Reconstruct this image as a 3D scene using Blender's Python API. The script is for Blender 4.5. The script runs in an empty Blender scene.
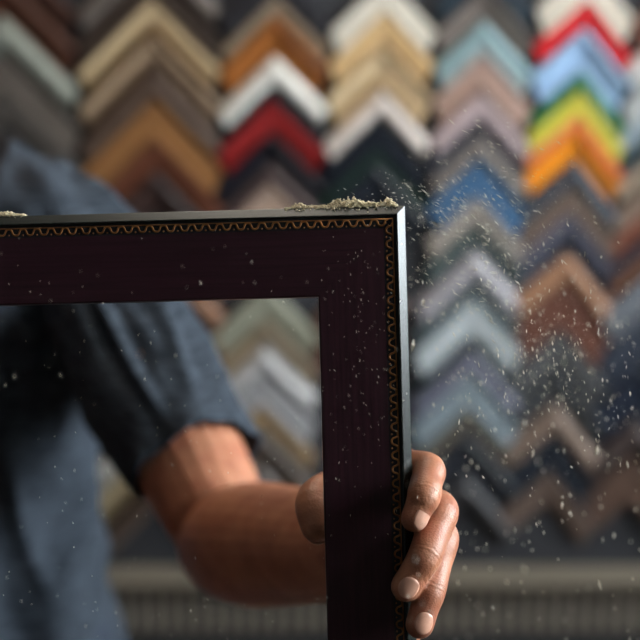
import bpy, bmesh, math, random
from mathutils import Vector, Matrix, Quaternion, noise

scene = bpy.context.scene
COL = scene.collection
rng = random.Random(7)
R = math.radians

# ------------------------------------------------------------------ camera
FPX = 1333.0                       # focal length in pixels of a 640 px frame
PITCH = R(16)
CAM = Vector((0, 0, 1.68))
RIGHT = Vector((1, 0, 0))
UP = Vector((0, math.sin(PITCH), math.cos(PITCH)))
FWD = Vector((0, math.cos(PITCH), -math.sin(PITCH)))


def P(px, py, d):
    """a point of the place from where it is seen and how far away it is"""
    return CAM + RIGHT * ((px - 320) / FPX * d) + UP * ((320 - py) / FPX * d) + FWD * d


def on_wall(px, py, y):
    v = RIGHT * ((px - 320) / FPX) + UP * ((320 - py) / FPX) + FWD
    return CAM + v * (y / v.y)


cd = bpy.data.cameras.new('camera')
cam = bpy.data.objects.new('camera', cd)
COL.objects.link(cam)
cam.location = CAM
cam.rotation_euler = (R(90) - PITCH, 0, 0)
cd.sensor_width = 36
cd.lens = 36 * FPX / 640
cd.clip_start = 0.02
cd.dof.use_dof = True
cd.dof.focus_distance = 0.676
cd.dof.aperture_fstop = 4.6
scene.camera = cam

vs = scene.view_settings
vs.view_transform = 'Standard'
vs.look = 'None'
vs.gamma = 1
vs.exposure = 0.0
vs.use_curve_mapping = False
scene.cycles.use_denoising = True
scene.cycles.max_bounces = 8


# ------------------------------------------------------------------ helpers
def lin(c):
    out = []
    for v in c:
        v /= 255
        out.append(v / 12.92 if v <= 0.04045 else ((v + 0.055) / 1.055) ** 2.4)
    return (*out, 1)


def mat(name, rgb, rough=0.5, metal=0.0, spec=0.5, var=0.0, vscale=(40, 40, 40), bump=0.0, bscale=200, sss=0.0, rgb2=None, coat=0.0, coords='Object'):
    m = bpy.data.materials.new(name)
    m.use_nodes = True
    nt = m.node_tree
    b = nt.nodes['Principled BSDF']
    b.inputs['Base Color'].default_value = lin(rgb)
    b.inputs['Roughness'].default_value = rough
    b.inputs['Metallic'].default_value = metal
    b.inputs['Specular IOR Level'].default_value = spec
    b.inputs['Coat Weight'].default_value = coat
    if sss:
        b.inputs['Subsurface Weight'].default_value = sss
        b.inputs['Subsurface Radius'].default_value = (1.0, 0.35, 0.2)
        b.inputs['Subsurface Scale'].default_value = 0.006
    tc = nt.nodes.new('ShaderNodeTexCoord')
    if var or rgb2:
        mp = nt.nodes.new('ShaderNodeMapping')
        mp.inputs['Scale'].default_value = vscale
        nz = nt.nodes.new('ShaderNodeTexNoise')
        nz.inputs['Scale'].default_value = 1.0
        nz.inputs['Detail'].default_value = 5
        ra = nt.nodes.new('ShaderNodeValToRGB')
        base = lin(rgb)
        other = lin(rgb2) if rgb2 else tuple(min(1, v * (1 - var)) for v in base[:3]) + (1,)
        ra.color_ramp.elements[0].position = 0.35
        ra.color_ramp.elements[1].position = 0.65
        ra.color_ramp.elements[0].color = other
        ra.color_ramp.elements[1].color = base
        nt.links.new(tc.outputs[coords], mp.inputs['Vector'])
        nt.links.new(mp.outputs[0], nz.inputs['Vector'])
        nt.links.new(nz.outputs['Fac'], ra.inputs[0])
        nt.links.new(ra.outputs[0], b.inputs['Base Color'])
    if bump:
        nb = nt.nodes.new('ShaderNodeTexNoise')
        nb.inputs['Scale'].default_value = bscale
        nb.inputs['Detail'].default_value = 4
        bp = nt.nodes.new('ShaderNodeBump')
        bp.inputs['Strength'].default_value = bump
        bp.inputs['Distance'].default_value = 0.001
        nt.links.new(tc.outputs[coords], nb.inputs['Vector'])
        nt.links.new(nb.outputs['Fac'], bp.inputs['Height'])
        nt.links.new(bp.outputs[0], b.inputs['Normal'])
    return m


def link(name, me, mats, parent=None, smooth=False):
    o = bpy.data.objects.new(name, me)
    COL.objects.link(o)
    for m in (mats if isinstance(mats, (list, tuple)) else [mats]):
        if m is not None and m.name not in [x.name for x in me.materials]:
            me.materials.append(m)
    if parent:
        o.parent = parent
    if smooth:
        me.polygons.foreach_set('use_smooth', [True] * len(me.polygons))
    return o


def from_bm(name, bm, mats, parent=None, smooth=False, normals=True):
    if normals:
        bmesh.ops.recalc_face_normals(bm, faces=bm.faces)
    me = bpy.data.meshes.new(name)
    bm.to_mesh(me)
    bm.free()
    return link(name, me, mats, parent, smooth)


def empty(name, loc=(0, 0, 0)):
    o = bpy.data.objects.new(name, None)
    o.empty_display_size = 0.05
    o.location = loc
    COL.objects.link(o)
    return o


def tag(o, label, cat, group=None, kind=None):
    o['label'] = label
    o['category'] = cat
    if group:
        o['group'] = group
    if kind:
        o['kind'] = kind
    return o


def box(bm, lo, hi):
    vv = [bm.verts.new((x, y, z)) for x in (lo[0], hi[0]) for y in (lo[1], hi[1]) for z in (lo[2], hi[2])]
    for f in ((0, 1, 3, 2), (4, 6, 7, 5), (0, 4, 5, 1), (2, 3, 7, 6), (0, 2, 6, 4), (1, 5, 7, 3)):
        bm.faces.new([vv[i] for i in f])


_ICO = None


def pebble(bm, c, rx, ry=None, rz=None):
    global _ICO
    if _ICO is None:
        b0 = bmesh.new()
        bmesh.ops.create_icosphere(b0, subdivisions=1, radius=1)
        b0.verts.ensure_lookup_table()
        _ICO = ([v.co.copy() for v in b0.verts], [[v.index for v in f.verts] for f in b0.faces])
        b0.free()
    vv = [bm.verts.new((c[0] + v.x * rx, c[1] + v.y * (ry or rx), c[2] + v.z * (rz or rx))) for v in _ICO[0]]
    for f in _ICO[1]:
        bm.faces.new([vv[i] for i in f])


def structure(name, boxes, m):
    bm = bmesh.new()
    for lo, hi in boxes:
        box(bm, lo, hi)
    o = from_bm(name, bm, m)
    o['kind'] = 'structure'
    return o


def catmull(pts, n):
    """pts: list of tuples of floats of any length; n samples per span"""
    out = []
    K = len(pts)
    for i in range(K - 1):
        p0, p1, p2, p3 = pts[max(i - 1, 0)], pts[i], pts[i + 1], pts[min(i + 2, K - 1)]
        for k in range(n):
            t = k / n
            out.append(tuple(0.5 * (2 * b + (c - a) * t + (2 * a - 5 * b + 4 * c - d) * t * t + (3 * b - a - 3 * c + d) * t ** 3)
                             for a, b, c, d in zip(p0, p1, p2, p3)))
    out.append(tuple(pts[-1]))
    return out


def tube(bm, pts, radii, ref=None, n=6, seg=20, cap=1.0):
    """a closed tapering tube; radii are numbers or (along ref, across ref) pairs; round caps"""
    rows = []
    for p, r in zip(pts, radii):
        ra, rb = r if isinstance(r, (tuple, list)) else (r, r)
        rows.append((*p, ra, rb))
    rows = catmull(rows, n)
    cs = [Vector(r[:3]) for r in rows]
    T = [(cs[min(i + 1, len(cs) - 1)] - cs[max(i - 1, 0)]).normalized() for i in range(len(cs))]
    ringdata = []
    a, ta = rows[0], T[0]
    for k in range(4):
        s = math.sin(k / 4 * math.pi / 2)
        c = math.cos(k / 4 * math.pi / 2)
        ringdata.append((cs[0] - ta * (max(a[3], a[4]) * cap * c), ta, a[3] * max(s, .08), a[4] * max(s, .08)))
    for c_, t_, r_ in zip(cs, T, rows):
        ringdata.append((c_, t_, r_[3], r_[4]))
    b, tb = rows[-1], T[-1]
    for k in range(3, -1, -1):
        s = math.sin(k / 4 * math.pi / 2)
        c = math.cos(k / 4 * math.pi / 2)
        ringdata.append((cs[-1] + tb * (max(b[3], b[4]) * cap * c), tb, b[3] * max(s, .08), b[4] * max(s, .08)))
    ref = Vector(ref) if ref is not None else None
    u = None
    rings = []
    for c_, t_, ra, rb in ringdata:
        if ref is not None:
            u = ref - t_ * ref.dot(t_)
        elif u is None:
            u = t_.orthogonal()
        else:
            u = u - t_ * u.dot(t_)
        u = u.normalized()
        w = t_.cross(u)
        rings.append([bm.verts.new(c_ + u * (ra * math.cos(q)) + w * (rb * math.sin(q))) for q in (2 * math.pi * j / seg for j in range(seg))])
    for A, B in zip(rings, rings[1:]):
        for j in range(seg):
            bm.faces.new((A[j], A[(j + 1) % seg], B[(j + 1) % seg], B[j]))
    bm.faces.new(rings[0][::-1])
    bm.faces.new(rings[-1])


def ell(bm, c, r, rot=None, seg=24):
    M = Matrix.Translation(c) @ (rot.to_4x4() if rot is not None else Matrix()) @ Matrix.Diagonal((*r, 1))
    bmesh.ops.create_uvsphere(bm, u_segments=seg, v_segments=seg // 2 + 2, radius=1, matrix=M)


def fuse(bm, voxel, it=4, fac=0.5):
    """one continuous skin around everything in bm"""
    bmesh.ops.recalc_face_normals(bm, faces=bm.faces)
    me = bpy.data.meshes.new('tmp')
    bm.to_mesh(me)
    bm.free()
    o = bpy.data.objects.new('tmp', me)
    COL.objects.link(o)
    m = o.modifiers.new('r', 'REMESH')
    m.mode = 'VOXEL'
    m.voxel_size = voxel
    s = o.modifiers.new('s', 'SMOOTH')
    s.factor = fac
    s.iterations = it
    dg = bpy.context.evaluated_depsgraph_get()
    out = bpy.data.meshes.new_from_object(o.evaluated_get(dg))
    bpy.data.objects.remove(o)
    bpy.data.meshes.remove(me)
    return out


# ------------------------------------------------------------------ the room
WY = 2.10                                     # the sample wall
X0, X1, Y0, CEIL = -2.6, 1.85, -2.2, 2.75
m_wall = mat('painted plaster', (92, 90, 86), 0.9, var=.1, vscale=(6, 6, 6), bump=.1)
m_board = mat('dark display board', (46, 46, 50), 0.85, var=.2, vscale=(8, 8, 8))
m_floor = mat('worn floorboards', (92, 74, 58), 0.6, var=.35, vscale=(3, 30, 3), bump=.1)
m_ceil = mat('ceiling paint', (120, 116, 108), 0.9, var=.05, vscale=(5, 5, 5))
m_ledge = mat('pale ledge wood', (108, 99, 86), 0.55, var=.2, vscale=(10, 80, 60), bump=.1)
m_rib = mat('grey ribbed panelling', (140, 130, 118), 0.7, var=.2, vscale=(90, 20, 4))
m_trim = mat('white window paint', (200, 198, 192), 0.5, var=.05)

structure('floor', [((X0 - .1, Y0 - .1, -.1), (X1 + .1, WY + .1, 0))], m_floor)
structure('ceiling', [((X0 - .1, Y0 - .1, CEIL), (X1 + .1, WY + .1, CEIL + .1))], m_ceil)
structure('wall_back', [((X0 - .1, WY, 0), (X1 + .1, WY + .1, CEIL))], m_board)
structure('wall_left', [((X0 - .1, Y0, 0), (X0, WY, CEIL))], m_wall)
structure('wall_front', [((X0 - .1, Y0 - .1, 0), (X1 + .1, Y0, CEIL))], m_wall)
# right wall with its window opening
wy0, wy1, wz0, wz1 = -0.05, 1.92, 1.46, 2.55
structure('wall_right', [((X1, Y0, 0), (X1 + .1, wy0, CEIL)), ((X1, wy1, 0), (X1 + .1, WY, CEIL)),
                         ((X1, wy0, 0), (X1 + .1, wy1, wz0)), ((X1, wy0, wz1), (X1 + .1, wy1, CEIL))], m_wall)
t = .045
ym = (wy0 + wy1) / 2
structure('window_1', [((X1 + .03, wy0, wz0), (X1 + .08, wy1, wz0 + t)), ((X1 + .03, wy0, wz1 - t), (X1 + .08, wy1, wz1)),
                       ((X1 + .03, wy0, wz0 + t), (X1 + .08, wy0 + t, wz1 - t)), ((X1 + .03, wy1 - t, wz0 + t), (X1 + .08, wy1, wz1 - t))], m_trim)
m_glass = bpy.data.materials.new('window glass')
m_glass.use_nodes = True
nt = m_glass.node_tree
nt.nodes.clear()
out = nt.nodes.new('ShaderNodeOutputMaterial')
tr = nt.nodes.new('ShaderNodeBsdfTransparent')
gl = nt.nodes.new('ShaderNodeBsdfGlossy')
gl.inputs['Roughness'].default_value = 0.0
mx = nt.nodes.new('ShaderNodeMixShader')
mx.inputs[0].default_value = .06
nt.links.new(tr.outputs[0], mx.inputs[1])
nt.links.new(gl.outputs[0], mx.inputs[2])
nt.links.new(mx.outputs[0], out.inputs[0])
structure('window_1_pane', [((X1 + .053, wy0 + t, wz0 + t), (X1 + .057, wy1 - t, wz1 - t))], m_glass)

# ledge under the samples and ribbed panelling below it
p_back = on_wall(320, 561, WY).z
LED = .07
zl = on_wall(320, 565, WY).z
yl = WY - LED
structure('trim_1', [((X0, yl, zl - .009), (X1, WY, zl)), ((X0, yl + .012, zl - .02), (X1, WY, zl - .009))], m_ledge)
structure('trim_3', [((X0, WY - .010, .0), (X1, WY, zl - .02))], mat('dark backing', (40, 39, 40), .8, var=.2))
ribs = []
z_hi, z_lo = on_wall(320, 597, WY - .03).z, on_wall(320, 633, WY - .03).z
x = -1.0
while x < 1.0:
    ribs.append(((x, WY - .03, z_lo), (x + .0140, WY - .010, zl - .02)))
    x += .0262
structure('trim_2', ribs, m_rib)
structure('baseboard_back', [((X0, WY - .04, 0), (X1, WY - .010, z_lo - .02))], mat('dark skirting', (40, 40, 44), .7, var=.1))

# ------------------------------------------------------------------ daylight, lamp and added fill
w = bpy.data.worlds.new('sky')
w.use_nodes = True
scene.world = w
bg = w.node_tree.nodes['Background']
bg.inputs[0].default_value = (0.86, 0.95, 1.0, 1)
bg.inputs[1].default_value = 27.0
pl = bpy.data.lights.new('window_portal', 'AREA')
pl.shape = 'RECTANGLE'
pl.size, pl.size_y = wy1 - wy0, wz1 - wz0
pl.cycles.is_portal = True
po = bpy.data.objects.new('window_portal', pl)
COL.objects.link(po)
po.location = (X1 + .12, ym, (wz0 + wz1) / 2)
po.rotation_euler = (0, R(90), 0)
for nm, loc, e, sz in (('ceiling_lamp_and_fill', (-0.1, 1.60, CEIL - .03), 10, .5), ('ceiling_lamp_and_fill', (-1.2, -0.6, CEIL - .03), 1.1, .6)):  # first lights the sample wall from above; second is an added, unseen fill
    l = bpy.data.lights.new(nm, 'AREA')
    l.shape = 'DISK'
    l.size = sz
    l.energy = e
    l.color = (1, .9, .76) if sz < .6 else (.82, .92, 1)
    lo = bpy.data.objects.new(nm, l)
    COL.objects.link(lo)
    lo.location = loc

# ------------------------------------------------------------------ the frame corner samples on the wall
_mats = {}


def sample_mat(rgb, metal):
    k = (tuple(int(v) for v in rgb), metal)
    if k not in _mats:
        _mats[k] = mat('moulding %d %d %d' % k[0], rgb, 0.42 if not metal else .35, metal=metal * .5, var=.16, vscale=(70, 25, 70), spec=.4)
    return _mats[k]


# (fraction of the width from the outer edge, height above the wall in m)
PROFILES = [
    [(0, .001), (0, .016), (.06, .019), (.55, .019), (.62, .015), (.985, .012), (.99, .001)],
    [(0, .001), (0, .022), (.1, .025), (.25, .019), (.5, .013), (.75, .011), (.985, .012), (.99, .001)],
    [(0, .001), (0, .010), (.12, .017), (.3, .022), (.5, .023), (.7, .020), (.86, .015), (.99, .010), (.99, .001)],
    [(0, .001), (0, .020), (.2, .021), (.22, .016), (.7, .016), (.74, .022), (.985, .022), (.99, .001)],
]


def arm_mesh(A, E, side, drop, prof, f0=0.0, f1=1.0, lift=0.0):
    """one mitred length: outer edge from apex A to end E on the wall plane"""
    bm = bmesh.new()
    d = (E - A)
    L = d.length
    d.normalize()
    perp = Vector((d.z, 0, -d.x)) if side > 0 else Vector((-d.z, 0, d.x))
    if perp.z > 0:
        perp = -perp
    cosA = abs(d.x)
    pr = [(f0 + (f1 - f0) * f, h + lift) for f, h in prof]
    st, en = [], []
    for f, h in pr:
        st.append(bm.verts.new(A + Vector((side * .0004, -h, -drop * f))))
        en.append(bm.verts.new(E + (perp * (drop * cosA)).lerp(Vector((0, 0, -drop)), .45) * f + Vector((0, -h, 0))))
    n = len(pr)
    for i in range(n):
        j = (i + 1) % n
        bm.faces.new((st[i], st[j], en[j], en[i]))
    bm.faces.new(st[::-1])
    bm.faces.new(en)
    return bm


# name of the colour, colour, seen height of the apex, seen thickness, second tone
TX = {}
COLUMNS = [
    dict(word='first', ax=lambda y: 3 + .03 * y, l=46, r=75, sl=1.0, sr=1.0, rows=[
        ('blackish brown', (60, 38, 30), -62, 34), ('chestnut brown', (88, 52, 38), -26, 38), ('greyish green', (128, 130, 120), 14, 38),
        ('taupe grey', (104, 95, 88), 56, 34), ('dim grey', (84, 78, 74), 93, 32), ('dark grey', (56, 52, 52), 128, 34)]),
    dict(word='second', ax=lambda y: 153 + .02 * y, l=72, r=67, sl=1.0, sr=1.04, rows=[
        ('smoky grey', (100, 90, 84), -62, 30), ('espresso brown', (66, 54, 47), -30, 27), ('pale cream', (204, 178, 140), -1, 33, (120, 92, 60)),
        ('soft taupe', (164, 138, 112), 36, 34, (92, 72, 58)), ('gap-filling umber', (92, 74, 64), 72, 26), ('ochre brown', (150, 104, 64), 100, 36),  # the umber row is a dark gap between samples, modelled as one
        ('reddish brown', (98, 56, 40), 138, 32), ('blackened brown', (62, 44, 40), 172, 34),
        ('rusty brown', (112, 68, 32), 244, 34), ('walnut brown', (112, 82, 62), 280, 30), ('greyed white', (166, 162, 156), 400, 30),
        ('straw beige', (170, 152, 122), 432, 34, (120, 104, 80)), ('peat brown', (74, 60, 52), 468, 34)]),
    dict(word='third', ax=lambda y: 276 - .035 * y, l=54, r=52, sl=.98, sr=1.0, rows=[
        ('soot black', (48, 46, 50), -34, 30), ('warm taupe', (152, 132, 110), -3, 18), ('copper brown', (150, 88, 38), 16, 38),
        ('chalk white', (216, 211, 202), 55, 31), ('gap-filling black', (30, 31, 40), 87, 9), ('brick red', (140, 34, 34), 97, 36),  # thin black row: the dark gap under the white sample, added as a sample
        ('coal black', (28, 28, 36), 134, 26), ('plum brown', (76, 62, 60), 161, 22), ('rosy beige', (180, 154, 138), 184, 30),
        ('sage grey', (146, 145, 128), 282, 36), ('sandy tan', (150, 130, 106), 319, 22), ('pearl grey', (182, 178, 176), 342, 27),
        ('silver grey', (164, 162, 163), 370, 30), ('camel brown', (152, 126, 96), 401, 26), ('cocoa brown', (94, 78, 66), 428, 30),
        ('bark brown', (78, 66, 60), 459, 32)]),
    dict(word='fourth', ax=lambda y: 385 - .06 * y, l=55, r=48, sl=.96, sr=1.1, rows=[
        ('ivory white', (224, 215, 200), -22, 31), ('honey tan', (206, 170, 122), 10, 34), ('light sand', (212, 186, 148), 45, 42, (188, 156, 116)),
        ('shell white', (214, 200, 190), 88, 28), ('tar black', (26, 31, 40), 117, 30), ('bottle green', (36, 56, 46), 148, 15),
        ('jet black', (30, 35, 44), 163, 34), ('auburn brown', (104, 78, 68), 262, 34), ('mahogany brown', (96, 64, 54), 298, 36)]),
    dict(word='fifth', ax=lambda y: 483 - .04 * y, l=48, r=48, sl=.95, sr=1.1, rows=[
        ('midnight blue', (46, 58, 68), -40, 26), ('mousy brown', (116, 105, 98), -13, 32), ('duck-egg blue', (140, 166, 170), 20, 34, (178, 188, 188)),
        ('dusty pink', (184, 152, 138), 55, 36, (166, 132, 118)), ('pale mauve', (186, 164, 164), 92, 26), ('graphite grey', (84, 86, 96), 119, 13),
        ('stone grey', (128, 118, 112), 133, 25), ('cobalt blue', (72, 106, 140), 159, 35), ('mushroom beige', (164, 152, 142), 195, 26),
        ('gunmetal grey', (80, 92, 92), 222, 23), ('lilac grey', (166, 160, 164), 247, 32), ('petrol grey', (92, 104, 108), 280, 16),
        ('ice grey', (186, 192, 194), 297, 38), ('gap-filling teal', (44, 60, 66), 336, 8), ('violet grey', (120, 120, 136), 345, 26),  # thin teal row added for the dark gap below the ice grey sample
        ('steel blue', (138, 150, 157), 372, 31), ('olive brown', (92, 86, 78), 404, 26), ('carbon black', (44, 47, 54), 431, 38),
        ('ash grey', (60, 58, 60), 470, 32)]),
    dict(word='sixth', ax=lambda y: 585 - .079 * y, l=52, r=43, sl=.88, sr=1.3, rows=[
        ('buttery cream', (214, 202, 186), -37, 36), ('bright red', (205, 34, 40), 0, 27), ('light blue', (150, 178, 210), 28, 43),
        ('leaf green', (30, 112, 66), 72, 17), ('lemon yellow', (212, 200, 76), 90, 22), ('salmon pink', (236, 134, 92), 113, 13),
        ('vivid orange', (236, 142, 30), 127, 30), ('slate grey', (68, 72, 80), 158, 27), ('coffee brown', (118, 98, 86), 186, 22),
        ('purplish grey', (88, 86, 98), 209, 24), ('denim blue', (72, 82, 100), 234, 12), ('copper tan', (162, 118, 90), 247, 33),
        ('rust brown', (106, 68, 56), 281, 44), ('charcoal grey', (84, 84, 85), 326, 40), ('shadow grey', (66, 68, 71), 367, 30),
        ('fawn brown', (124, 104, 92), 398, 34), ('pitch black', (38, 43, 52), 433, 32), ('hazel brown', (100, 83, 74), 466, 35)]),
    dict(word='seventh', ax=lambda y: 676 - .1 * y, l=49, r=50, sl=.9, sr=1.3, rows=[
        ('oxblood brown', (92, 54, 43), -22, 42), ('frosty white', (206, 202, 198), 21, 40, (170, 168, 166)), ('cement grey', (176, 176, 174), 62, 30),
        ('cloudy blue', (138, 150, 158), 93, 24), ('inky teal', (46, 60, 65), 118, 22), ('pebble beige', (158, 142, 125), 141, 32, (130, 112, 96)),
        ('nutmeg brown', (134, 112, 98), 174, 22), ('russet brown', (116, 66, 50), 197, 25), ('dark plum', (68, 57, 63), 223, 20),
        ('cinnamon brown', (112, 76, 58), 244, 22), ('pewter grey', (106, 109, 115), 268, 40), ('lead grey', (50, 55, 66), 310, 50),
        ('raven black', (35, 41, 54), 362, 50), ('sable brown', (66, 55, 53), 414, 36), ('toffee brown', (92, 71, 61), 452, 44)]),
]
k = 0
for c in COLUMNS:
    prev = None
    for row in c['rows']:
        name, rgb, y, th = row[:4]
        rgb2 = row[4] if len(row) > 4 else None
        ax = c['ax'](y)
        A = on_wall(ax, y, WY)
        ll_ = c['l'] if c['word'] != 'fifth' or y < 240 else 57
        Lp = on_wall(ax - ll_, y + ll_ * c['sl'], WY)
        rr_ = 44 if c['word'] == 'second' and y > 350 else 36 if c['word'] == 'fourth' and y > 240 else c['r']
        Rp = on_wall(ax + rr_, y + rr_ * c['sr'], WY)
        drop = A.z - on_wall(ax, y + th, WY).z
        root = empty('frame_corner_sample', A)
        lab = '%s chevron frame sample ' % name
        lab += ('just below the %s one, %s column from left' % (prev, c['word'])) if prev else ('topmost in the %s column of samples from left' % c['word'])
        tag(root, lab, 'frame sample', 'chevron corner samples on the wall')
        m = sample_mat(rgb, 0)
        prof = PROFILES[k % 4]
        for E, s in ((Lp, -1), (Rp, 1)):
            f1 = .66 if rgb2 else 1.0
            arm = from_bm('moulding_arm', arm_mesh(Vector(), E - A, s, drop * .96, prof, 0, f1), m, root)
            if rgb2:
                lip = from_bm('inner_lip', arm_mesh(Vector(), E - A, s, drop * .96, PROFILES[2], f1, 1.0), sample_mat(rgb2, 0), arm)
                lip['label'] = 'darker inner lip' if sum(rgb2) < sum(rgb) else 'lighter inner lip'
        prev = name
        k += 1

# ------------------------------------------------------------------ the picture frame
FW, FH, DF, ROLL = .60, .45, .68, R(1.55)
U = RIGHT * math.cos(ROLL) + UP * math.sin(ROLL)
V = -RIGHT * math.sin(ROLL) + UP * math.cos(ROLL)
corner = P(405, 205.5, DF + .0048) - FWD * .0048           # top right outer corner, on the front plane
base = corner - U * (FW / 2) - V * FH
frame = empty('picture_frame')
MF = Matrix(((U.x, FWD.x, V.x, base.x), (U.y, FWD.y, V.y, base.y), (U.z, FWD.z, V.z, base.z), (0, 0, 0, 1)))
frame.matrix_world = MF
MFi = MF.inverted()
tag(frame, 'dark mahogany picture frame with gold scroll edging held up in one hand', 'picture frame')
m_mahog_h = mat('dark mahogany along the rail', (52, 24, 32), .38, var=.45, vscale=(18, 200, 420), spec=.35, bump=.05, bscale=600)
m_mahog_v = mat('dark mahogany along the stile', (52, 24, 32), .38, var=.45, vscale=(420, 200, 18), spec=.35, bump=.05, bscale=600)
m_lacq = mat('black lacquer', (24, 29, 26), .27, var=.25, vscale=(60, 60, 60), spec=.5)
m_chan = mat('black channel', (12, 13, 16), .5, var=.1)
m_gold = mat('worn gilding', (178, 122, 76), .45, metal=.9, var=.45, vscale=(300, 300, 300))
DEP = .018
SEC_MAH = [(.0117, DEP), (.0117, .0004), (.0449, 0), (.0457, .0006), (.0459, DEP)]
SEC_BEV = [(0, DEP), (0, .0050), (.0003, .0045), (.0043, .0002), (.0048, 0), (.0054, .0004), (.0054, DEP)]
SEC_CHN = [(.0054, .0016), (.0117, .0016), (.0117, DEP), (.0054, DEP)]


def place(side, s, t_, y):
    """s runs from one mitre to the other (0..1 of the outer length), t_ inwards from the outer edge"""
    if side in ('top', 'bottom'):
        xx = -FW / 2 + s * FW
        return Vector((xx, y, FH - t_ if side == 'top' else t_))
    zz = s * FH
    return Vector((FW / 2 - t_ if side == 'right' else -FW / 2 + t_, y, zz))


def side_len(side):
    return FW if side in ('top', 'bottom') else FH


def sweep(side, sec):
    bm = bmesh.new()
    L = side_len(side)
    a = [bm.verts.new(place(side, t_ / L, t_, y)) for t_, y in sec]
    b = [bm.verts.new(place(side, 1 - t_ / L, t_, y)) for t_, y in sec]
    n = len(sec)
    for i in range(n):
        j = (i + 1) % n
        bm.faces.new((a[i], a[j], b[j], b[i]))
    bm.faces.new(a)
    bm.faces.new(b[::-1])
    return bm


def wire(bm, pts, r, y_axis, seg=6):
    rings = []
    K = len(pts)
    for i, p in enumerate(pts):
        d = (pts[min(i + 1, K - 1)] - pts[max(i - 1, 0)]).normalized()
        w_ = d.cross(y_axis).normalized()
        rings.append([bm.verts.new(p + w_ * (r * math.cos(q)) + y_axis * (r * .8 * math.sin(q))) for q in (2 * math.pi * j / seg for j in range(seg))])
    for A_, B_ in zip(rings, rings[1:]):
        for j in range(seg):
            bm.faces.new((A_[j], A_[(j + 1) % seg], B_[(j + 1) % seg], B_[j]))
    bm.faces.new(rings[0])
    bm.faces.new(rings[-1][::-1])


def scroll(side):
    """a running row of hanging loops with a bead between them, under a thin fillet"""
    L = side_len(side)
    n = round((L - .018) / .0072)
    per = (L - .018) / n
    bm = bmesh.new()
    Y = Vector((0, 1, 0))
    pts = []
    for i in range(n * 14 + 1):
        ph = i / 14
        q = 2 * math.pi * ph
        tt = .0087 - .0016 * math.cos(q)
        s = .009 + per * (ph + .05 * math.sin(2 * q))
        pts.append(place(side, s / L, tt, .0013))
    wire(bm, pts, .00052, Y)
    wire(bm, [place(side, (.0066 + q * (L - .0132) / 30) / L, .0068, .0012) for q in range(31)], .00030, Y)
    for i in range(n + 1):
        p = place(side, (.009 + per * i) / L, .0102, .0014)
        pebble(bm, p, .00050)
    return bm


for side in ('top', 'right', 'left', 'bottom'):
    hor = side in ('top', 'bottom')
    piece = from_bm('rail' if hor else 'stile', sweep(side, SEC_MAH), m_mahog_h if hor else m_mahog_v, frame)
    e = from_bm('outer_bevel', sweep(side, SEC_BEV), m_lacq, piece)
    e['label'] = 'black lacquered bevelled outer edge'
    ch = from_bm('ornament_channel', sweep(side, SEC_CHN), m_chan, piece)
    sc = from_bm('scroll_ornament', scroll(side), m_gold, piece, smooth=True)
    sc['label'] = 'gilded running scroll of small loops'

# ------------------------------------------------------------------ sawdust
m_dust = mat('sawdust', (240, 222, 186), .9, var=.35, vscale=(900, 900, 900))
m_fly = mat('flying wood dust', (215, 205, 186), .8, var=.25, vscale=(700, 700, 700))


def chip(bm, c, a, r, ax):
    """a tiny splinter: a long irregular double pyramid"""
    ax = ax.normalized()
    u_ = ax.orthogonal().normalized()
    w_ = ax.cross(u_)
    top = bm.verts.new(c + ax * a)
    bot = bm.verts.new(c - ax * a * rng.uniform(.8, 1.1))
    q0 = rng.uniform(0, 6.3)
    mid = []
    for i in range(4):
        rr = r * rng.uniform(.7, 1.2)
        q = q0 + i * math.pi / 2
        mid.append(bm.verts.new(c + u_ * (rr * math.cos(q)) + w_ * (rr * math.sin(q)) + ax * a * rng.uniform(-.3, .3)))
    for i in range(4):
        bm.faces.new((top, mid[i], mid[(i + 1) % 4]))
        bm.faces.new((bot, mid[(i + 1) % 4], mid[i]))


def heap(name, lo, hi, prof, count, label):
    """crumbs heaped along the top edge of the frame between the distances lo and hi from its right end"""
    bm = bmesh.new()
    for i in range(count):
        s = rng.uniform(lo, hi)
        h = prof((s - lo) / (hi - lo))
        if h <= 0:
            continue
        z = rng.random() ** 1.4 * h
        y = .0068 + rng.gauss(0, .0014) * (1.2 - z / max(h, 1e-4) * .6)
        surf = FH - max(0, .0048 - y) * .95
        r = rng.uniform(.00022, .00075) if rng.random() < .5 else rng.uniform(.0002, .0004)
        c = Vector((FW / 2 - s, y, surf + z + r * .4))
        v = Vector((rng.gauss(0, 1), rng.gauss(0, 1), rng.gauss(0, 1)))
        if rng.random() < .7:
            pebble(bm, c, r * rng.uniform(.8, 1.6), r * 1.1, r * rng.uniform(.7, 1.2))
        else:
            chip(bm, c, r * 2.2, r * .8, v)
    o = from_bm(name, bm, m_dust)
    o.matrix_world = MF
    return tag(o, label, 'sawdust', kind='stuff')


def hp(f):                                   # height of the long heap from the corner end (0) to its far end (1)
    pk = .0047 * math.exp(-((f - .07) / .045) ** 2) + .0054 * math.exp(-((f - .50) / .09) ** 2) + .0040 * math.exp(-((f - .37) / .07) ** 2)
    pk += .0024 * math.exp(-((f - .22) / .16) ** 2) + .0032 * math.exp(-((f - .87) / .05) ** 2) + .0014 * math.exp(-((f - .7) / .12) ** 2)
    return pk * .76 * (1 + .75 * noise.noise(Vector((f * 38, 0, 0)))) * min(1, (1 - f) * 20) * min(1, f * 40)


heap('sawdust_heap', .004, .062, hp, 1900, 'pale sawdust heaped along the top edge of the frame near its corner')
heap('sawdust_heap', .195, .218, lambda f: .0022 * math.sin(math.pi * f), 330, 'small pinch of sawdust on the frame edge before the shoulder')

bm = bmesh.new()


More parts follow.
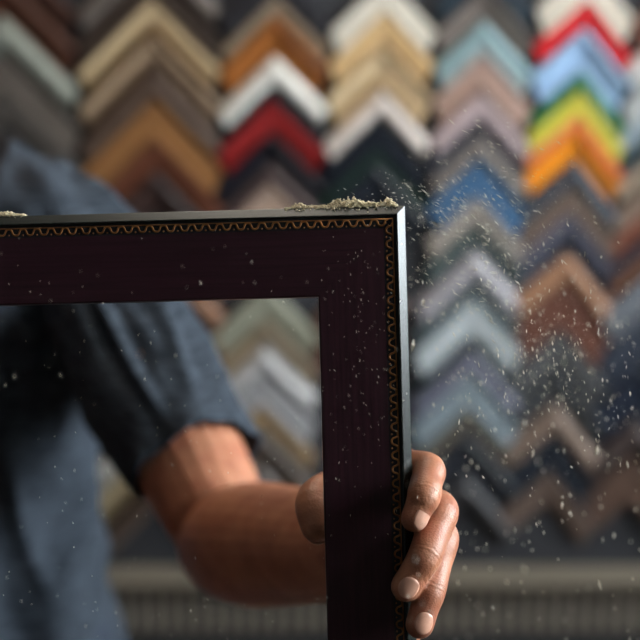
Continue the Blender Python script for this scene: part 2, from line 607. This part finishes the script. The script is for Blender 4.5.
def fly(px, py, d, size, ang=None, long=2.2):
    c = P(px, py, d)
    if ang is None:
        v = Vector((rng.gauss(0, 1), rng.gauss(0, 1), rng.gauss(0, 1)))
    else:
        q = R(ang + rng.gauss(0, 16))
        v = RIGHT * math.cos(q) - UP * math.sin(q) + FWD * rng.gauss(0, .3)
    chip(bm, c, size * long * rng.uniform(.6, 1.4), size, v)


def depth_near():
    return .68 + rng.gauss(0, .055) if rng.random() < .75 else rng.uniform(.5, .95)


for i in range(520):                         # the cloud blown off the corner
    px, py = rng.gauss(472, 44), rng.gauss(228, 50)
    if px > 407:
        fly(px, py, depth_near(), rng.uniform(.00014, .00038), 30, 5.4)
for i in range(560):                         # falling past the stile on the open side
    px, py = rng.gauss(545, 58), rng.gauss(360, 60)
    if px > 415:
        fly(px, py, depth_near(), rng.uniform(.00016, .00048), 80, 3.2)
for i in range(3800):                        # the finest powder
    px, py = rng.gauss(500, 66), rng.gauss(280, 95)
    if px > 410:
        fly(px, py, rng.uniform(.52, .95), rng.uniform(.00008, .00018), 60, 2.0)
for i in range(170):
    fly(rng.uniform(408, 650), rng.uniform(300, 650), rng.uniform(.52, .62), rng.uniform(.00030, .00060), 80, 2.2)
for i in range(170):                         # in front of the stile
    fly(rng.gauss(362, 24), rng.gauss(345, 80), rng.uniform(.62, .673), rng.uniform(.00008, .00021), 80, 3.6)
for i in range(200):
    fly(rng.uniform(-5, 330), rng.uniform(230, 650), rng.uniform(.59, .673), rng.uniform(.00010, .00026), 80, 3.2)
for i in range(90):
    fly(rng.gauss(395, 25), rng.gauss(195, 12), .68 + rng.gauss(0, .02), rng.uniform(.00010, .00026), 25, 3.4)
for px, py, s in ((423, 302, .0010), (413, 345, .0012), (597, 450, .0011), (533, 453, .0009), (487, 231, .0008), (562, 505, .0009), (515, 530, .001), (600, 585, .001)):
    fly(px, py, .62, s, 85, 2.2)
dust = from_bm('flying_sawdust', bm, m_fly)
tag(dust, 'cloud of pale sawdust specks drifting in the air around the frame', 'sawdust', kind='stuff')

# ------------------------------------------------------------------ the man
m_skin = mat('skin', (180, 122, 92), .44, var=0, rgb2=(156, 95, 70), vscale=(55, 55, 55), bump=.35, bscale=900, sss=.12, spec=.4)
m_nail = mat('nail', (208, 156, 132), .28, var=.12, vscale=(200, 200, 200), spec=.5)
m_eye = mat('eye white', (225, 222, 215), .2, var=.03)
m_iris = mat('iris', (60, 44, 34), .15, var=.3, vscale=(300, 300, 300))
m_lip = mat('lip skin', (170, 104, 90), .45, var=.1)
m_shirt = mat('blue grey heather jersey', (66, 73, 82), .95, rgb2=(40, 45, 52), vscale=(60, 60, 420), bump=.3, bscale=1200, spec=.1)
m_jean = mat('dark denim', (56, 63, 76), .9, rgb2=(42, 48, 59), vscale=(400, 400, 60), spec=.15)
m_hair = mat('dark brown hair', (44, 32, 25), .55, rgb2=(28, 20, 16), vscale=(30, 30, 200))
m_shoe = mat('brown shoe leather', (66, 44, 32), .45, var=.2)

CX, CY = -.355, 1.165                          # where he stands
man = empty('person', (CX, CY, 0))
tag(man, 'man in a blue grey t-shirt holding up the frame by its side, fingers wrapped round', 'person')


def F(px, py, off):
    """a point of the hand from where it is seen and how far behind (+) the frame's front it lies"""
    return P(px, py, DF + off)


def mir(p):
    q = MFi @ p
    return MF @ Vector((-q.x, q.y, q.z))


SH_L = Vector((-.197, 1.150, 1.385))           # shoulder, elbow, wrist of the arm in view
EL_L = P(232, 543, 1.02)
WR_L = P(374, 549, .795)
# fingers: (MCP, PIP, DIP, tip centre) with radii, the dorsal direction of the tip
FING = {
    'index': ([F(394, 467, .060), F(428.5, 470, .0145), F(424, 496, -.0085), F(414, 519, -.0125)], [.0118, .0090, .0088, .0069], (.50, -.10, -.86)),
    'middle': ([F(414, 500, .068), F(440, 511, .014), F(425, 556, -.0105), F(405.8, 587, -.0115)], [.0120, .0100, .0088, .0078], (.12, .10, -.98)),
    'ring': ([F(422, 528, .068), F(441.5, 538, .016), F(429.5, 591, -.0045), F(419.5, 625.0, -.0095)], [.0115, .0094, .0084, .0073], (.18, .05, -.97)),
    'little': ([F(412, 556, .066), F(414, 600, .036), F(404, 650, .029), F(399, 684, .028)], [.0105, .0084, .0074, .0064], (.3, 0, -.95)),
}
THUMB = ([F(388, 510, .105), F(346, 489, .075), F(316.5, 500, .040), F(317, 526, .0275)], [.016, .0120, .0112, .0090], (-.2, 0, .98))


def camdir(v):
    return (RIGHT * v[0] + UP * v[1] + FWD * v[2]).normalized()


def nail_bm(bm, tipc, axis, dorsal, r, length, half_ang=.70):
    """a curved plate lying on the back of the fingertip"""
    axis = axis.normalized()
    dorsal = (dorsal - axis * dorsal.dot(axis)).normalized()
    side = axis.cross(dorsal)
    nu, nv = 10, 10
    grid = {}
    for lay in (0, 1):
        for i in range(nu + 1):
            for j in range(nv + 1):
                a, b_ = i / nu * 2 - 1, j / nv * 2 - 1
                # square to rounded outline
                aa = a * math.sqrt(1 - b_ * b_ / 2 * .95)
                bb = b_ * math.sqrt(1 - a * a / 2 * 1.0)
                th = aa * half_ang
                s = bb * length / 2 - .0005
                rr = r * (1.015 - (.0 if s < 0 else (s / r) ** 2 * .34)) + (.00010 if lay == 0 else -.0009)
                rr -= .0003 * (bb < -.85)
                grid[lay, i, j] = bm.verts.new(tipc + axis * s + (dorsal * math.cos(th) + side * math.sin(th)) * rr)
    fs = []
    for lay in (0, 1):
        for i in range(nu):
            for j in range(nv):
                q = [grid[lay, i, j], grid[lay, i + 1, j], grid[lay, i + 1, j + 1], grid[lay, i, j + 1]]
                fs.append(bm.faces.new(q if lay == 0 else q[::-1]))
    ring = [(i, 0) for i in range(nu)] + [(nu, j) for j in range(nv)] + [(i, nv) for i in range(nu, 0, -1)] + [(0, j) for j in range(nv, 0, -1)]
    for (a, b_), (c, d) in zip(ring, ring[1:] + ring[:1]):
        fs.append(bm.faces.new((grid[0, a, b_], grid[1, a, b_], grid[1, c, d], grid[0, c, d])))
    for f in fs:
        f.material_index = 1
    return fs


def arm_and_hand(SH, EL, WR, m_, voxel):
    """upper arm, forearm, palm and five fingers in one skin; m_ maps the hand's points to this side"""
    bm = bmesh.new()
    up0 = SH.lerp(EL, .25)
    tube(bm, [up0, SH.lerp(EL, .65), EL.lerp(SH, .1)], [.047, .046, .041], n=5)
    mid1 = EL.lerp(WR, .22)
    hand_dir = (m_(F(410, 510, .068)) - WR).normalized()
    tube(bm, [EL, mid1, EL.lerp(WR, .55), WR.lerp(EL, .08), WR + hand_dir * .02],
         [.0425, (.0465, .0455), (.037, .039), (.028, .031), (.027, .031)], ref=(0, 0, 1) if False else camdir((1, 0, -.4)), n=6, seg=28)
    kn = [m_(FING[f][0][0]) for f in ('index', 'middle', 'ring', 'little')]
    for kq, rr in zip(kn, (.0145, .015, .0145, .0125)):
        tube(bm, [WR.lerp(kq, -.05), WR.lerp(kq, .5), kq], [.0165, .017, rr], n=4)
    for f, (pts, rad, dor) in FING.items():
        pts = [m_(p) for p in pts]
        # knuckles a touch wider than the bones between them
        q, r_ = [], []
        for i in range(3):
            q += [pts[i], pts[i].lerp(pts[i + 1], .5)]
            r_ += [rad[i], (rad[i] + rad[i + 1]) / 2 * (.95 if i else .97)]
        q.append(pts[3])
        r_.append(rad[3])
        tube(bm, q, r_, n=4, seg=20, cap=.95)
    tp = [m_(p) for p in THUMB[0]]
    tube(bm, [WR.lerp(tp[0], .4)] + tp, [.02] + THUMB[1], n=5, seg=20, cap=.95)
    me = fuse(bm, voxel, 9, .5)
    # creases over the joints
    lines = []
    for f, (pts, rad, dor) in FING.items():
        pts = [m_(p) for p in pts]
        d0 = camdir(dor)
        dm = (m_(pts[0] * 0 + F(420, 520, 0) + d0 * .01) - m_(F(420, 520, 0))).normalized()
        for i, offs, dep in ((1, (-.0040, -.0012, .0016), .00026), (2, (-.0014, .0009), .00030)):
            a1 = (pts[i + 1] - pts[i - 1]).normalized()
            lines.append((pts[i], a1, dm, rad[i], offs, dep))
    cos_ = [v.co.copy() for v in me.vertices]
    nor_ = [v.vector.copy() for v in me.vertex_normals]
    for vi in range(len(cos_)):
        co = cos_[vi]
        for c, ax_, dn, r0, offs, dep in lines:
            rel = co - c
            if rel.length_squared > .00026:
                continue
            s = rel.dot(ax_)
            lat = rel - ax_ * s
            fac = lat.normalized().dot(dn)
            if fac < .1:
                continue
            cross_ = lat.cross(dn).dot(ax_)
            wob = noise.noise(co * 380) * .0007 - cross_ * cross_ * 14
            g = sum(math.exp(-((s - o_ + wob) / .00042) ** 2) * (1 if j % 2 == 0 else .75) for j, o_ in enumerate(offs))
            co = co - nor_[vi] * (dep * g * min(1, (fac - .1) * 2.2))
            cos_[vi] = co
    me.vertices.foreach_set('co', [q for c in cos_ for q in c])
    bm = bmesh.new()
    bm.from_mesh(me)
    bpy.data.meshes.remove(me)
    for f, (pts, rad, dor) in FING.items():
        pts = [m_(p) for p in pts]
        d0 = camdir(dor)
        dm = m_(F(420, 520, 0) + d0 * .01) - m_(F(420, 520, 0))
        ax_ = (pts[3] - pts[2]).normalized()
        nail_bm(bm, pts[3] - ax_ * .0004, ax_, dm, rad[3] * 1.0, .0112 if f != 'index' else .0122 if f != 'little' else .0095)
    ax_ = (tp[3] - tp[2]).normalized()
    nail_bm(bm, tp[3] + ax_ * .001, ax_, tp[3] - m_(F(317, 524, .0)), THUMB[1][3] * .985, .013)
    return bm


ident = lambda p: p
bm_l = arm_and_hand(SH_L, EL_L, WR_L, ident, .00075)
SH_R = Vector((2 * CX - SH_L.x, SH_L.y + .02, SH_L.z))
EL_R, WR_R = mir(EL_L), mir(WR_L)
bm_r = arm_and_hand(SH_R, EL_R, WR_R, mir, .0014)

# trunk, neck and legs
bm = bmesh.new()
tube(bm, [(CX, CY + .10, .93), (CX, CY + .07, 1.08), (CX, CY + .03, 1.25), (CX, CY + .01, 1.37), (CX, CY + .02, 1.44)],
     [(.118, .09), (.112, .09), (.122, .10), (.135, .095), (.07, .06)], ref=(1, 0, 0), n=5, seg=28, cap=.3)
tube(bm, [SH_R, (CX, CY + .02, 1.41), SH_L], [.045, .06, .045], n=6)
tube(bm, [SH_L, SH_L.lerp(EL_L, .5)], [.047, .043], n=4)
tube(bm, [SH_R, SH_R.lerp(EL_R, .5)], [.047, .043], n=4)
HC = Vector((CX - .02, CY - .035, 1.665))      # head centre
tube(bm, [(CX, CY + .025, 1.40), (CX - .005, CY + .01, 1.50), HC + Vector((0, .02, -.06))], [.066, .058, .056], n=5)
for s in (-1, 1):
    tube(bm, [(CX + s * .080, CY + .10, .86), (CX + s * .10, CY + .05, .50), (CX + s * .105, CY + .02, .10)], [.074, .056, .038], n=6, cap=.3)
    tube(bm, [(CX + s * .105, CY + .03, .055), (CX + s * .115, CY - .12, .035)], [.036, .03], n=4)
me_body = fuse(bm, .006, 5)

# head
Q = Matrix.Rotation(R(14), 3, 'Z') @ Matrix.Rotation(R(12), 3, 'X')


def H(x, y, z):
    return HC + Q @ Vector((x, y, z))


bm = bmesh.new()
ell(bm, H(0, .012, .025), (.074, .094, .088), Q)
ell(bm, H(0, -.028, -.035), (.058, .062, .075), Q)
ell(bm, H(0, -.062, -.088), (.026, .022, .020), Q)
tube(bm, [H(0, .03, -.16), H(0, .02, -.05)], [.056, .056], n=4)
tube(bm, [H(-.045, -.068, .022), H(0, -.084, .024), H(.045, -.068, .022)], [.010, .011, .010], n=5)
tube(bm, [H(0, -.084, .012), H(0, -.098, -.012), H(0, -.106, -.028)], [.009, .010, .012], n=5)
for s in (-1, 1):
    ell(bm, H(s * .014, -.092, -.032), (.010, .011, .008), Q)
    ell(bm, H(s * .042, -.060, -.018), (.022, .022, .018), Q)
    tube(bm, [H(s * .076, .012, -.028), H(s * .085, .022, .0), H(s * .084, .026, .022), H(s * .078, .008, .026), H(s * .076, .0, .0)], [.006, .007, .007, .006, .006], n=4)
tube(bm, [H(-.022, -.080, -.059), H(0, -.090, -.056), H(.022, -.080, -.059)], [.005, .007, .005], n=5)
tube(bm, [H(-.019, -.080, -.069), H(0, -.089, -.070), H(.019, -.080, -.069)], [.005, .007, .005], n=5)
me_head = fuse(bm, .0024, 4)

body = bm_l
body.from_mesh(me_body)
body.from_mesh(me_head)
tmp = bpy.data.meshes.new('tmp')
bm_r.to_mesh(tmp)
bm_r.free()
body.from_mesh(tmp)
eyes = bmesh.new()
for s in (-1, 1):
    for c, r, mi in ((H(s * .032, -.0645, .004), .0115, 2), (H(s * .032, -.0722, .003), .0052, 3)):
        n0 = len(eyes.faces)
        ell(eyes, c, (r, r, r), Q, 16)
        eyes.faces.ensure_lookup_table()
        for f in eyes.faces[n0:]:
            f.material_index = mi
tmp = bpy.data.meshes.new('tmp')
eyes.to_mesh(tmp)
eyes.free()
body.from_mesh(tmp)
body.transform(Matrix.Translation(-man.location))
body_o = from_bm('body', body, [m_skin, m_nail, m_eye, m_iris], man, smooth=True, normals=False)

# t-shirt
bm = bmesh.new()
tube(bm, [(CX, CY + .11, .90), (CX, CY + .075, 1.05), (CX, CY + .035, 1.20), (CX, CY + .01, 1.36), (CX, CY + .02, 1.44)],
     [(.150, .125), (.140, .122), (.140, .124), (.152, .115), (.085, .07)], ref=(1, 0, 0), n=6, seg=32, cap=.25)
tube(bm, [SH_R, SH_R.lerp(Vector((CX, CY + .02, 1.47)), .25) + Vector((0, 0, .020)), (CX, CY + .02, 1.43), SH_L.lerp(Vector((CX, CY + .02, 1.47)), .25) + Vector((0, 0, .020)), SH_L],
     [.055, .060, .072, .060, .055], n=8)
tube(bm, [(CX - .05, CY + .02, 1.45), (CX, CY + .02, 1.47), (CX + .05, CY + .02, 1.45)], [.05, .06, .05], n=5)
HEM = .74
for SH, EL in ((SH_L, EL_L), (SH_R, EL_R)):
    tube(bm, [SH, SH.lerp(EL, .25), SH.lerp(EL, .5), SH.lerp(EL, HEM + .06)], [.057, .056, .054, .051], n=6, seg=28, cap=.2)
me_s = fuse(bm, .0045, 6)
bm = bmesh.new()
bm.from_mesh(me_s)
bpy.data.meshes.remove(me_s)
bm.normal_update()
axs = [(SH_L, (EL_L - SH_L)), (SH_R, (EL_R - SH_R))]
for v in bm.verts:
    co = v.co
    d = 0
    best = 0
    for S0, D in axs:
        f = (co - S0).dot(D) / D.length_squared
        rel = (co - S0) - D * f
        if rel.length < .085 and f > -.1:
            e1 = D.cross(Vector((0, 0, 1))).normalized()
            e2 = D.normalized().cross(e1)
            th = math.atan2(rel.dot(e1), rel.dot(e2))
            best = min(1, max(0, f * 4 + .2))
            # folds running along the sleeve, pulled from the shoulder
            best *= 1 - .75 * min(1, max(0, (f - .5) / .24))
            d += best * .015 * (.5 - 1.7 * abs(noise.noise(Vector((math.cos(th) * 2.6, math.sin(th) * 2.6, f * 1.2 + 3)))))
            d += best * .004 * noise.noise(Vector((math.cos(th) * 3, math.sin(th) * 3, f * 7)))
    wt = 1 - best
    n1 = noise.noise(Vector(((co.x + .35 * co.z) * 19, co.y * 12, co.z * 5)))
    n2 = noise.noise(Vector(((co.x - .5 * co.z) * 13, co.y * 9 + 7, co.z * 7 + 3)))
    sh = min(1, max(0, (co.z - 1.33) / .08))
    n3 = noise.noise(Vector(((co.x - CX) * 30 + co.z * 26, co.y * 8, co.z * 4 + 9)))
    d += sh * .011 * (.35 - 1.5 * abs(n3))
    d += wt * (.017 * (.4 - 1.5 * abs(n1)) + .014 * (.4 - 1.4 * abs(n2)))
    v.co = co + v.normal * d
dead = []
for v in bm.verts:
    co = v.co
    kill = co.z < .905 or (co.z > 1.478 and abs(co.x - CX) < .075) or (co - Vector((CX, CY - .01, 1.50))).length < .068
    for S0, D in axs:
        f = (co - S0).dot(D) / D.length_squared
        rel = (co - S0) - D * f
    if kill:
        dead.append(v)
bmesh.ops.delete(bm, geom=dead, context='VERTS')
for S0, D in axs:
    near = lambda co: (co - S0).dot(D) / D.length_squared > .45 and ((co - S0) - D * ((co - S0).dot(D) / D.length_squared)).length < .1
    vv = [v for v in bm.verts if near(v.co)]
    vset = set(vv)
    ee = [e for e in bm.edges if e.verts[0] in vset and e.verts[1] in vset]
    ff = [f for f in bm.faces if all(v in vset for v in f.verts)]
    bmesh.ops.bisect_plane(bm, geom=vv + ee + ff, plane_co=S0.lerp(S0 + D, HEM), plane_no=D.normalized(), clear_outer=True)
bm.transform(Matrix.Translation(-man.location))
shirt = from_bm('t-shirt'.replace('-', '_'), bm, m_shirt, man, smooth=True, normals=False)
so = shirt.modifiers.new('thickness', 'SOLIDIFY')
so.thickness = .003
so.offset = -1

# trousers, shoes, hair
bm = bmesh.new()
tube(bm, [(CX, CY + .11, .90), (CX, CY + .087, 1.0)], [(.140, .112), (.138, .110)], ref=(1, 0, 0), n=4, seg=28, cap=.1)
for s in (-1, 1):
    tube(bm, [(CX + s * .082, CY + .11, .90), (CX + s * .10, CY + .055, .50), (CX + s * .105, CY + .02, .10)], [.094, .073, .062], n=8, cap=.15)
me_t = fuse(bm, .006, 4)
me_t.transform(Matrix.Translation(-man.location))
link('trousers', me_t, m_jean, man, smooth=True)
for s in (-1, 1):
    bm = bmesh.new()
    x = CX + s * .107
    tube(bm, [(x, CY + .045, .05), (x + s * .003, CY - .05, .046), (x + s * .01, CY - .165, .036)], [(.042, .048), (.044, .045), (.04, .034)], ref=(1, 0, 0), n=5)
    box(bm, (x - .046, CY - .20, 0.0), (x + .052, CY + .09, .022))
    me_t = fuse(bm, .004, 4)
    zmin = min(v.co.z for v in me_t.vertices)
    me_t.transform(Matrix.Translation(-man.location - Vector((0, 0, zmin))))
    link('shoe', me_t, m_shoe, man, smooth=True)
bm = bmesh.new()
ell(bm, H(0, .022, .045), (.080, .096, .083), Q)
ell(bm, H(0, .05, -.01), (.070, .068, .07), Q)
tube(bm, [H(-.05, -.055, .075), H(0, -.072, .085), H(.05, -.055, .075)], [.018, .022, .018], n=5)
me_t = fuse(bm, .003, 3)
for v in me_t.vertices:
    v.co += v.normal * (.0025 * noise.noise(Vector((v.co.x * 150, v.co.y * 60, v.co.z * 60))))
me_t.transform(Matrix.Translation(-man.location))
link('hair', me_t, m_hair, man, smooth=True)
